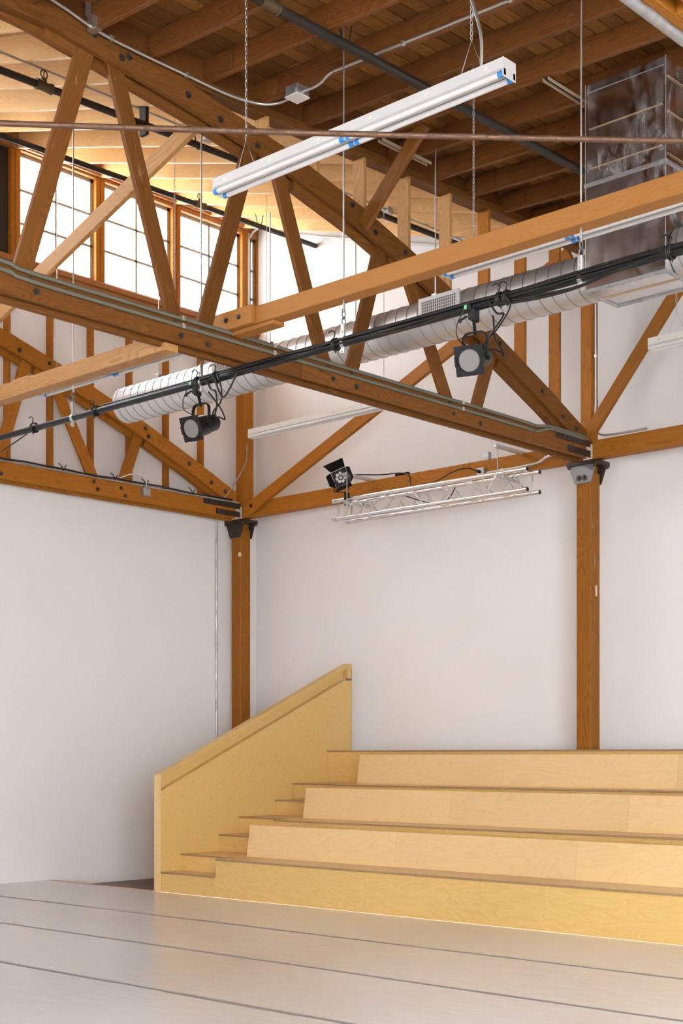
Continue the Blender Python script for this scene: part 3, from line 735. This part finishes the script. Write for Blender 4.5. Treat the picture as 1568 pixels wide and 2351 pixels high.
for x in (-10.73,-8.92,-7.27,-5.12):
    top = zr(x,PY)+RD if x < -8.7 else zj(x,PY)+JD
    MB().tube([(x,PY,top),(x,PY,PZ+.28)], .0065, 8).build('hanger_rod', M['zinc'], lp)
    MB().cyl((x,PY,PZ+.24), (x,PY,PZ+.31), .011, 10).build('rod_socket', M['zinc'], lp)
    mb = MB(); link_chain(mb, (x,PY,PZ+.26), (x,PY,PZ+.13), .045, .018, .006, 6); mb.build('chain', M['steel_grey'], lp)
    mb = MB().tube([(x-.016,PY,PZ),(x+.016,PY,PZ)], .036, 18); mb.box((x-.016,PY-.022,PZ+.03), (x+.016,PY+.012,PZ+.15), .006)
    mb.box((x-.016,PY-.02,PZ-.085), (x+.016,PY+.01,PZ-.03), .006); mb.build('pipe_clamp', M['zinc'], lp)
    for z in (PZ+.085,PZ-.065): bolt(lp, (x,PY-.022,z), (0,-1,0), .011, .01, 'zinc')
def cab(name, pts, r, label, m='black_cable', n=6, parent=None):
    o = MB().tube(smooth_path(pts,n), r, 7).build(name, M[m], parent)
    if parent is None: tag(o, label, 'cable')
    return o
bund = thing('cable_bundle', (-7,PY,PZ+.03), 'bundle of black cables strapped along the lighting pipe', 'cable')
for k, (dy, dz, r) in enumerate(((-.012,.036,.011),(-.034,.018,.010),(.014,.036,.009),(-.033,-.012,.008))):
    pts = []; x = -8.95+.05*k
    while x < -2.4:
        j = R.uniform(-.006,.006); pts.append((x,PY+dy+j,PZ+dz+R.uniform(-.004,.008))); x += .33
    cab('cable', pts, r, None, parent=bund)
cab('cable', [(-9.1+.1*i, PY-.012, PZ+.036) for i in range(0,3)]+[(-9.9,PY-.01,PZ+.037)], .006, None, parent=bund)
cab('cable', [(-9.2,PY-.014,PZ+.036),(-9.7,PY-.012,PZ+.037),(-10.3,PY-.012,PZ+.038)], .006, None, parent=bund)
cab('cable', [(-8.55,PY-.04,PZ-.0),(-8.2,PY-.045,PZ-.012),(-7.8,PY-.045,PZ-.02),(-7.45,PY-.04,PZ-.0)], .008, None, parent=bund)
cab('cable', [(-7.1,PY-.04,PZ-.0),(-6.8,PY-.045,PZ-.03),(-6.45,PY-.045,PZ-.035),(-6.15,PY-.04,PZ-.005)], .008, None, parent=bund)
cab('cable', [(-5.85,PY-.04,PZ-.03),(-5.5,PY-.045,PZ-.07),(-5.15,PY-.045,PZ-.075),(-4.8,PY-.04,PZ-.03),(-4.4,PY-.03,PZ+.02)], .010, None, parent=bund)
cab('cable', [(-5.8,PY-.05,PZ-.03),(-5.4,PY-.055,PZ-.06),(-5.1,PY-.05,PZ-.068),(-4.75,PY-.045,PZ-.02)], .008, None, parent=bund)
cab('cable', [(-8.70,PY-.03,PZ+.01),(-8.66,PY-.05,PZ-.10),(-8.58,PY-.055,PZ-.19),(-8.50,PY-.055,PZ-.13),(-8.42,PY-.05,PZ-.02)], .008, None, parent=bund)
for x in (-11.35,-10.38,-8.72,-8.95,-7.35,-5.78,-5.72,-4.45):
    mb = MB()
    for q in (-.012,0,.012): mb.tube(arc((x+q,PY-.004,PZ+.006), (0,1,0), (0,0,1), .046, 0, 2*math.pi, 12)[:-1], .006, 5, closed=True)
    mb.tube(smooth_path([(x,PY-.03,PZ+.045),(x+.02,PY-.035,PZ+.085),(x-.015,PY-.035,PZ+.11),(x-.05,PY-.035,PZ+.10)],4), .005, 5)
    mb.tube(smooth_path([(x,PY-.04,PZ+.0),(x+.03,PY-.045,PZ-.05),(x+.035,PY-.045,PZ-.075)],3), .005, 5)
    mb.build('tie', M['black_cable'], bund)
cab('cable', [(-11.9,PY-.02,PZ-.15),(-11.65,PY-.02,PZ-.09),(-11.45,PY-.02,PZ-.04)], .006, 'thin black cable hanging from the lighting pipe at the left edge')

# ------------------------------------------------------------------ stage lights
def stage_light(px, face, label, group=None):
    base = V(px,PY-.02,PZ)
    f = Vector(face).normalized()
    t = thing('stage_light', base, label, 'stage light')
    right = f.cross(V(0,0,1)).normalized(); upv = right.cross(f)
    lensc = V(px,PY,PZ)+V(*(t_off))
    ctr = lensc-f*.12                              # pivot, inside the body
    def P(a, r_, u_): return ctr+f*a+right*r_+upv*u_
    def rings(pr, m, nm, n=28):
        pts = [P(a,0,0) for a,_ in pr]; MB().tube(pts, [r for _,r in pr], n).build(nm, M[m], t)
    rings([(-.20,.062),(-.195,.072),(-.09,.078),(-.085,.084),(.06,.090),(.062,.098),(.105,.098)], 'black', 'body')
    rings([(-.225,.05),(-.20,.052)], 'black', 'rear_cap')
    rings([(.104,.079),(.116,.0785),(.120,.072)], 'lens', 'lens')
    # colour frame: square plate with a round hole
    Mf = Matrix((right, upv, f)).transposed().to_4x4(); Mf.translation = P(.112,0,0)
    n = 32; vs_ = []; fs = []
    for z in (-.004,.004):
        for i in range(n):
            a = 2*math.pi*i/n; vs_.append((.082*math.cos(a),.082*math.sin(a),z))
        for i in range(n):
            a = 2*math.pi*i/n; s = .105/max(abs(math.cos(a)),abs(math.sin(a))); vs_.append((s*math.cos(a),s*math.sin(a),z))
    for i in range(n):
        j = (i+1)%n
        fs += [(i,j,n+j,n+i),(2*n+i,3*n+i,3*n+j,2*n+j),(i,2*n+i,2*n+j,j),(n+i,n+j,3*n+j,3*n+i)]
    MB().add(vs_,fs).build('gel_frame', M['black'], t, Mf)
    for sx in (-1,1):
        q = MB().box((-.035,-.008,-.012),(.035,.008,.02),.002,Mf @ Matrix.Translation((0,sx*.098,-.004))); q.build('frame_clip', M['black'], t)
        q = MB().box((-.008,-.035,-.012),(.008,.035,.02),.002,Mf @ Matrix.Translation((sx*.098,0,-.004))); q.build('frame_clip', M['black'], t)
    for k in range(3):
        a0 = P(.0-.03*k,.078,.03); MB().box((-.004,-.004,-.012),(.004,.004,.012),0,Matrix.Translation(a0)).build('vent_slot', M['grille'], t)
    # yoke
    top = V(px,PY-.0,PZ-.15)
    side = V(right.x,right.y,0).normalized(); w = .092
    pl_ = P(-.02,0,0)
    prof = []
    for s in (-1,1):
        pass
    a = pl_-side*w; b = pl_+side*w
    zt_ = top.z
    path = [a, V(a.x,a.y,zt_-.05)]
    path += [V(*(V(a.x,a.y,zt_)+side*.05*(1-math.cos(q))-V(0,0,.05)*(1-math.sin(q)))) for q in (math.pi/6,math.pi/3,math.pi/2)]
    path += [V(*(V(b.x,b.y,zt_)-side*.05*(1-math.cos(q))-V(0,0,.05)*(1-math.sin(q)))) for q in (math.pi/2,math.pi/3,math.pi/6)]
    path += [V(b.x,b.y,zt_-.05), b]
    dpt = side.cross(V(0,0,1)).normalized()
    # flat strap, 30 mm deep 6 mm thick
    vs_ = []; fs = []
    for i,p in enumerate(path):
        tdir = (path[min(i+1,len(path)-1)]-path[max(i-1,0)]).normalized(); nn = tdir.cross(dpt).normalized()
        for (u,vv) in ((.016,.004),(-.016,.004),(-.016,-.004),(.016,-.004)): vs_.append(p+dpt*u+nn*vv)
    for i in range(len(path)-1):
        for q in range(4): fs.append((4*i+q,4*i+(q+1)%4,4*i+4+(q+1)%4,4*i+4+q))
    fs += [(0,1,2,3),(4*len(path)-4,4*len(path)-3,4*len(path)-2,4*len(path)-1)]
    MB().add(vs_,fs).build('yoke', M['black'], t)
    for s in (-1,1):
        p = pl_+side*w*s; MB().cyl(p-side*s*.004, p+side*s*.02, .017, 10).build('lock_knob', M['black'], t)
    MB().box((-.012,-.003,-.03),(.012,.003,.03),.001,Matrix.Translation(V(b.x,b.y,b.z+.07)+side*.006-V(dpt.x,dpt.y,0)*0) @ Matrix.Rotation(math.atan2(side.y,side.x)+math.pi/2,4,'Z')).build('rating_label', M['zinc'], t)
    yc = (a+b)/2; yc = V(yc.x,yc.y,zt_)
    MB().cyl(yc-V(0,0,.02), V(px,PY,PZ-.05), .012, 10).build('spigot', M['black'], t)
    # hook clamp
    mb = MB().box((px-.02,PY-.04,PZ-.09),(px+.02,PY+.03,PZ-.035),.006); mb.box((px+.012,PY-.05,PZ-.11),(px+.045,PY+.02,PZ-.02),.006)
    mb.tube(arc((px,PY,PZ), (0,1,0), (0,0,1), .041, -.5, math.pi*1.15, 10), .012, 6); mb.cyl((px-.03,PY-.03,PZ-.06),(px-.075,PY-.05,PZ-.085),.009,8); mb.cyl((px-.075,PY-.05,PZ-.085),(px-.085,PY-.055,PZ-.10),.014,8)
    mb.build('hook_clamp', M['black'], t)
    MB().box((px-.05,PY-.045,PZ-.012),(px-.025,PY-.037,PZ+.018),.002).build('tape_mark', M['green'], t)
    # tails and safety wire
    bk = P(-.19,0,.02)
    cab('power_tail', [bk, bk+V(.07,-.02,.10), V(px+.30,PY-.05,PZ-.13), V(px+.24,PY-.05,PZ-.10), V(px+.17,PY-.045,PZ+.0)], .008, None, parent=t)
    cab('power_tail', [bk, bk+V(.05,-.04,.06), bk+V(.16,-.05,.13), V(px+.36,PY-.05,PZ-.08), V(px+.30,PY-.04,PZ+.01)], .007, None, parent=t)
    cab('power_tail', [bk, bk+V(.12,-.05,.0), bk+V(.22,-.06,-.04), bk+V(.16,-.06,.07), V(px+.22,PY-.06,PZ-.12)], .007, None, parent=t)
    cab('safety_wire', [V(px-.04,PY-.04,PZ+.0), V(px-.10,PY-.06,PZ-.12), V(px-.08,PY-.07,PZ-.22), pl_+side*.05+V(0,-.02,.09)], .004, None, parent=t)
    MB().cyl(bk+upv*.02, bk+upv*.02+V(.02,0,.03), .014, 10).build('connector', M['blue' if px < -8 else 'black'], t)
    return t
t_off = (-.02,-.05,-.39)
stage_light(-8.98, (.10,-.93,-.36), 'black stage light with grey lens on the lighting pipe, left one')
t_off = (.0,-.05,-.385)
stage_light(-6.02, (.28,-.90,-.33), 'black stage light with grey lens on the lighting pipe, right one')

# ------------------------------------------------------------------ aluminium box truss on the wall
at = thing('aluminium_truss', (-10.58,12.97,4.54), 'silver box truss section hung under the wall beam', 'truss')
ax0, ax1 = -12.07, -9.10; ay = (12.85,13.09); az = (4.545,4.775)
for y in ay:
    for z in az:
        mb = MB().cyl((ax0,y,z), (ax1,y,z), .025, 16); mb.build('chord_tube', M['alu'], at)
        for e, s in ((ax0,-1),(ax1,1)):
            MB().tube([(e-s*.05,y,z),(e+s*.012,y,z)], .0285, 16, cap=False).build('end_sleeve', M['alu'], at)
            MB().cyl((e+s*.002,y,z), (e+s*.006,y,z), .018, 12).build('end_hole', M['hole_dark'], at)  # dark disc, painted shade of the open tube end
nb = 6; st = (ax1-ax0-.3)/nb
def zig(fn):
    for i in range(nb):
        a = ax0+.15+st*i; m = a+st/2; b = a+st
        for p, q in ((fn(a,0),fn(m-.012,1)),(fn(m+.012,1),fn(b,0))): MB().cyl(p, q, .0085, 8).build('brace_tube', M['alu'], at)
for y in ay: zig(lambda x, s, y=y: (x,y,az[0] if (s == 0) else az[1]))
for z in az: zig(lambda x, s, z=z: (x,ay[0] if (s == 0) else ay[1],z))
for x in (ax0+.09, ax1-.09):
    for y in ay: MB().cyl((x,y,az[0]), (x,y,az[1]), .0095, 8).build('brace_tube', M['alu'], at)
    for z in az: MB().cyl((x,ay[0],z), (x,ay[1],z), .0095, 8).build('brace_tube', M['alu'], at)
for x in (ax0+.28, ax1-.36):
    MB().box((x-.02,12.74,az[1]-.075), (x+.02,13.22,az[1]-.03), .004).build('channel_bracket', M['zinc'], at)
    MB().cyl((x,12.79,az[1]-.09), (x,12.79,5.09), .006, 8).build('threaded_rod', M['zinc'], at)
    MB().box((x-.02,12.74,5.05), (x+.02,13.32,5.09), .004).build('channel_bracket', M['zinc'], at)
    for z in (az[1]-.085, 5.04, 5.10): MB().cyl((x,12.79,z-.006), (x,12.79,z+.006), .013, 6).build('nut', M['zinc'], at)
# LED par on the truss
lc = V(-11.93,12.83,5.06); f = V(.46,-.82,-.16).normalized(); rt = f.cross(V(0,0,1)).normalized(); upv = rt.cross(f)
roll = math.radians(-20); rt, upv = rt*math.cos(roll)+upv*math.sin(roll), upv*math.cos(roll)-rt*math.sin(roll)
par = thing('stage_light', (-11.9,12.85,4.8), 'black LED light with barn doors on the aluminium truss', 'stage light')
Mp = Matrix((rt,upv,f)).transposed().to_4x4(); Mp.translation = lc
MB().tube([lc-f*.14,lc-f*.13,lc], [.05,.085,.09], 24).build('body', M['black'], par)
MB().box((-.1,-.1,-.012),(.1,.1,.004),.004,Mp).build('face_plate', M['black'], par)
MB().cyl(lc, lc+f*.006, .085, 28).build('lens_ring', M['black'], par)
for k in range(8):
    rr = 0 if k == 7 else .052; a = 2*math.pi*k/7
    c = Mp @ V(rr*math.cos(a), rr*math.sin(a), .006); MB().tube([c,c+f*.008,c+f*.013], [.022,.018,.008], 14).build('led_lens', M['led'], par)
def door(poly, ang_axis, off):
    MB().add([Mp @ (V(*p)) for p in poly]+[Mp @ (V(*p)+V(0,0,.004)) for p in poly], [(0,1,2,3),(4,7,6,5),(0,4,5,1),(1,5,6,2),(2,6,7,3),(3,7,4,0)]).build('barn_door', M['black'], par)
door([(-.1,.105,.0),(.1,.105,.0),(.135,.20,.13),(-.135,.20,.13)],0,0)
door([(-.1,-.105,.0),(.1,-.105,.0),(.12,-.165,.13),(-.12,-.165,.13)],0,0)
door([(-.105,-.1,.0),(-.105,.1,.0),(-.175,.07,.11),(-.175,-.07,.11)],0,0)
door([(.105,-.1,.0),(.105,.1,.0),(.15,.07,.12),(.15,-.07,.12)],0,0)
MB().tube([lc-f*.05-rt*.1, lc-f*.05-rt*.1-V(0,0,.14), V(-11.84,12.85,4.86), lc-f*.05+rt*.1-V(0,0,.14), lc-f*.05+rt*.1], .007, 6).build('yoke', M['black'], par)
MB().box((-11.87,12.82,4.70),(-11.82,12.88,4.86),.008).build('clamp', M['black'], par)
cab('cable', [lc-f*.13, lc-f*.15+V(.12,0,.02), V(-11.52,13.12,5.08), V(-11.3,13.24,5.09), V(-11.15,13.23,5.04), V(-11.1,13.2,4.93), V(-11.0,13.1,4.83)], .008, 'black cable from the LED light over the wall beam')
cab('cable', [(-11.0,12.98,4.81),(-10.75,12.9,4.81),(-10.6,12.85,4.80),(-10.45,12.9,4.82),(-10.3,13.05,4.94),(-10.15,13.12,4.97),(-10.04,13.15,4.925)], .007, 'black cable rising from the aluminium truss to the wall outlet')
cab('cable', [(-11.0,13.0,4.73),(-10.7,13.0,4.62),(-10.5,13.02,4.585),(-10.35,13.02,4.62),(-10.25,13.02,4.74)], .007, 'black cable loop hanging inside the aluminium truss')
tag(MB().box((-11.42,13.27,5.068),(-11.2,13.33,5.10),.01).build('power_adapter', M['black']), 'small black adapter lying on the wall beam', 'adapter')

# ------------------------------------------------------------------ fluorescent lights
def fluorescent(x0, y, z, label, m='white', blue=True, flex=False, L=2.44, roof=None):
    x1 = x0+L; t = thing('fluorescent_light', ((x0+x1)/2,y,z), label, 'light fixture')
    MB().prism([(y-.060,z+.095),(y+.060,z+.095),(y+.060,z+.035),(y+.022,z+.018),(y-.022,z+.018),(y-.060,z+.035)], 'x', x0+.004, x1-.004).build('housing', M[m], t)
    MB().prism([(y-.014,z+.018),(y+.014,z+.018),(y+.008,z+.010),(y-.008,z+.010)], 'x', x0+.004, x1-.004).build('spine', M[m], t)
    for e in ((x0,x0+.006),(x1-.006,x1)): MB().box((e[0],y-.062,z-.012),(e[1],y+.062,z+.098),.002).build('end_plate', M[m], t)
    for s in (-1,1):
        for a, b in ((x0+.012,x0+L/2-.012),(x0+L/2+.012,x1-.012)):
            yy, zz = y+s*.045, z+.008
            tb_ = MB().cyl((a,yy,zz),(b,yy,zz),.0175,14).build('lamp_tube', M['lamp_glass'], t)
            if blue:
                for e, q in ((a,1),(b,-1)): MB().cyl((e-q*.002,yy,zz),(e+q*.030,yy,zz),.0185,14).build('blue_cap', M['blue'], tb_)
        for e in (x0+.008,x0+L/2,x1-.008): MB().box((e-.008,yy-.012,z-.004),(e+.008,yy+.012,z+.036),.002).build('lamp_holder', M[m], t)
    for k in range(6):
        e = x0+.12+k*(L-.24)/5; MB().cyl((e,y-.060,z+.062),(e,y-.0615,z+.062),.012,10).build('knockout', M['offwhite' if m == 'white' else 'white'], t)
    for e in (x0+.27, x1-.27):
        ap = V(e,y,z+.30)
        MB().tube([(e-.09,y,z+.095),ap,(e+.09,y,z+.095)], .0025, 6).build('hanger_wire', M['zinc'], t)
        top = (zr(e,y)+RD if e < -8.7 else zj(e,y)+JD)
        mb = MB(); link_chain(mb, ap, (e,y,top), .030, .0085, .0026); mb.build('chain', M['zinc'], t)
    if flex:
        e = x1-.20; MB().tube(smooth_path([(e,y,z+.095),(e,y,z+.30),(e-.05,y,z+.48),(e-.09,y,z+.62),(e-.08,y,z+.9),(e-.08,y,zj(e,y))],5), .010, 8).build('flex_conduit', M['zinc'], t)
    return t
fluorescent(-7.09, 6.40, 5.385, 'big white twin tube light hanging nearest, blue caps, across the brown truss', flex=True)
fluorescent(-7.09, 8.90, 5.46, 'white twin tube light with blue caps just under the right fir strut')
fluorescent(-12.42, 8.68, 5.39, 'white twin tube light with blue caps under the pale left strut')
fluorescent(-12.50, 11.82, 5.475, 'white twin tube light without caps below the duct, before the right wall', 'offwhite', False)
fluorescent(-6.82, 11.65, 5.40, 'white twin tube light cut by the right picture edge', 'offwhite', False)
# slotted strut rails under the dark ceiling
for k, (xa, xb, y) in enumerate(((-8.19,-8.15,9.6),(-6.39,-6.35,9.5))):
    t = thing('strut_rail', (xa,y,6.99), ('thin brass edged rail under dark joists, behind the knee brace','thin brass edged rail beside the plenum top')[k] , 'rail')
    y0, y1 = ((9.29,9.98),(9.24,9.84))[k]
    z = zj(xa,y0)-.03
    for s in (0,1): MB().box((xa+s*.05,y0,z-.03),(xa+s*.05+.006,y1,z),.001).build('lip', M['gold_edge'], t)
    MB().box((xa,y0,z-.004),(xa+.056,y1,z+.0),0).build('back', M['steel_dark'], t)

# ------------------------------------------------------------------ bleachers
bl = thing('bleacher_seating', (-7.5,11.8,0), 'stepped birch plywood bleachers with tilted backrests and a sloping side rail', 'bleachers')
BX0, BX1, SX = -12.30, -2.70, -11.38
jx = [SX,-9.215,-7.05,-4.885,BX1]
TE = .018
def panel(name, x0, x1, y0, y1, z0, z1, m='birch', c=.0015): return MB().box((x0,y0,z0),(x1,y1,z1),c).build(name, M[m], bl)
def tread(x0, x1, y0, y1, z):
    o = panel('tread', x0, x1, y0+.001, y1, z-TE, z, 'birch_pale'); panel('nosing', x0, x1, y0-.012, y0+.001, z-TE, z, 'ply_edge'); return o
tiers = [(10.22,11.12,.42,0),(11.12,12.06,.82,.42),(12.06,12.98,1.21,.82),(12.98,13.43,1.62,1.21)]
for ti,(ya,yb,zt_,zb) in enumerate(tiers):
    for a, b in zip(jx[:-1], jx[1:]):
        panel('riser_panel', a+.0008, b-.0008, ya, ya+.018, zb, zt_-TE)
        tread(a+.0008, b-.0008, ya, yb, zt_)
# stair flight along the side panel
for (ya,yb,zt_,zb) in ((10.22,10.52,.23,0),(10.52,11.10,.42,.23),(11.10,11.43,.62,.42),(11.43,12.04,.82,.62),(12.04,12.35,1.01,.82),(12.35,12.98,1.21,1.01),(12.98,13.43,1.62,1.21)):
    panel('step_riser', BX0, SX-.0008, ya, ya+.018, zb, zt_-TE); tread(BX0, SX-.0008, ya, yb, zt_)
# end faces of the tiers beside the stair steps
for (ya,yb,z0,z1) in ((10.22,10.52,.0,.42),(11.12,11.43,.42,.82),(12.06,12.35,.82,1.21)):
    panel('end_panel', SX, SX+.018, ya+.018, yb, z0, z1-TE)
# tilted backrests
for (yb,zb) in ((10.70,.42),(11.60,.82),(12.54,1.21)):
    for a, b in zip(jx[:-1], jx[1:]):
        MB().prism([(yb,zb+.001),(yb+.055,zb+.355),(yb+.073,zb+.355),(yb+.073,zb+.001)], 'x', a+.001-(.015 if a == SX else 0), b-.001).build('backrest_panel', M['birch_pale'], bl)
# side panel with recessed handrail
def rz(y): return 1.34+(y-10.22)*.45
xo, xi, xr = -12.405, -12.30, -12.385
MB().prism([(10.215,0),(13.43,0),(13.43,rz(13.3)-.19),(13.3,rz(13.3)-.19),(10.215,rz(10.22)-.19)], 'x', xo, xi).build('side_panel', M['birch'], bl)
MB().prism([(10.235,rz(10.235)-.19),(13.40,rz(13.40)-.19),(13.40,rz(13.40)-.055),(10.235,rz(10.235)-.055)], 'x', xo, xr).build('rail_recess', M['birch'], bl)
MB().prism([(10.215,rz(10.215)-.06),(13.36,rz(13.36)-.06),(13.43,rz(13.36)-.06),(13.43,rz(13.36)),(13.36,rz(13.36)),(10.215,rz(10.215))], 'x', xo, xi).build('handrail', M['birch'], bl)
MB().box((xo-.001,10.20,0),(xi+.001,10.217,rz(10.215)),.003).build('end_post', M['birch_pale'], bl)
MB().box((xr,13.36,rz(13.36)-.19),(xi-.002,13.43,rz(13.36)-.06),.002).build('end_post', M['birch'], bl)
MB().box((xo,13.43,0),(xi,13.436,rz(13.36)),.0).build('edge_band', M['ply_edge'], bl)
MB().box((BX0,10.205,0),(BX1,10.222,.012),.002).build('base_bead', M['birch_pale'], bl)
for y, z in ((10.9,.62),(12.97,1.94),(12.97,2.28),(12.6,1.80),(12.63,2.15)):
    MB().cyl((xi,y,z),(xi+.001,y,z),.006,8).build('screw_hole', M['hole_dark'], bl)  # dark discs painted as the shade in screw holes
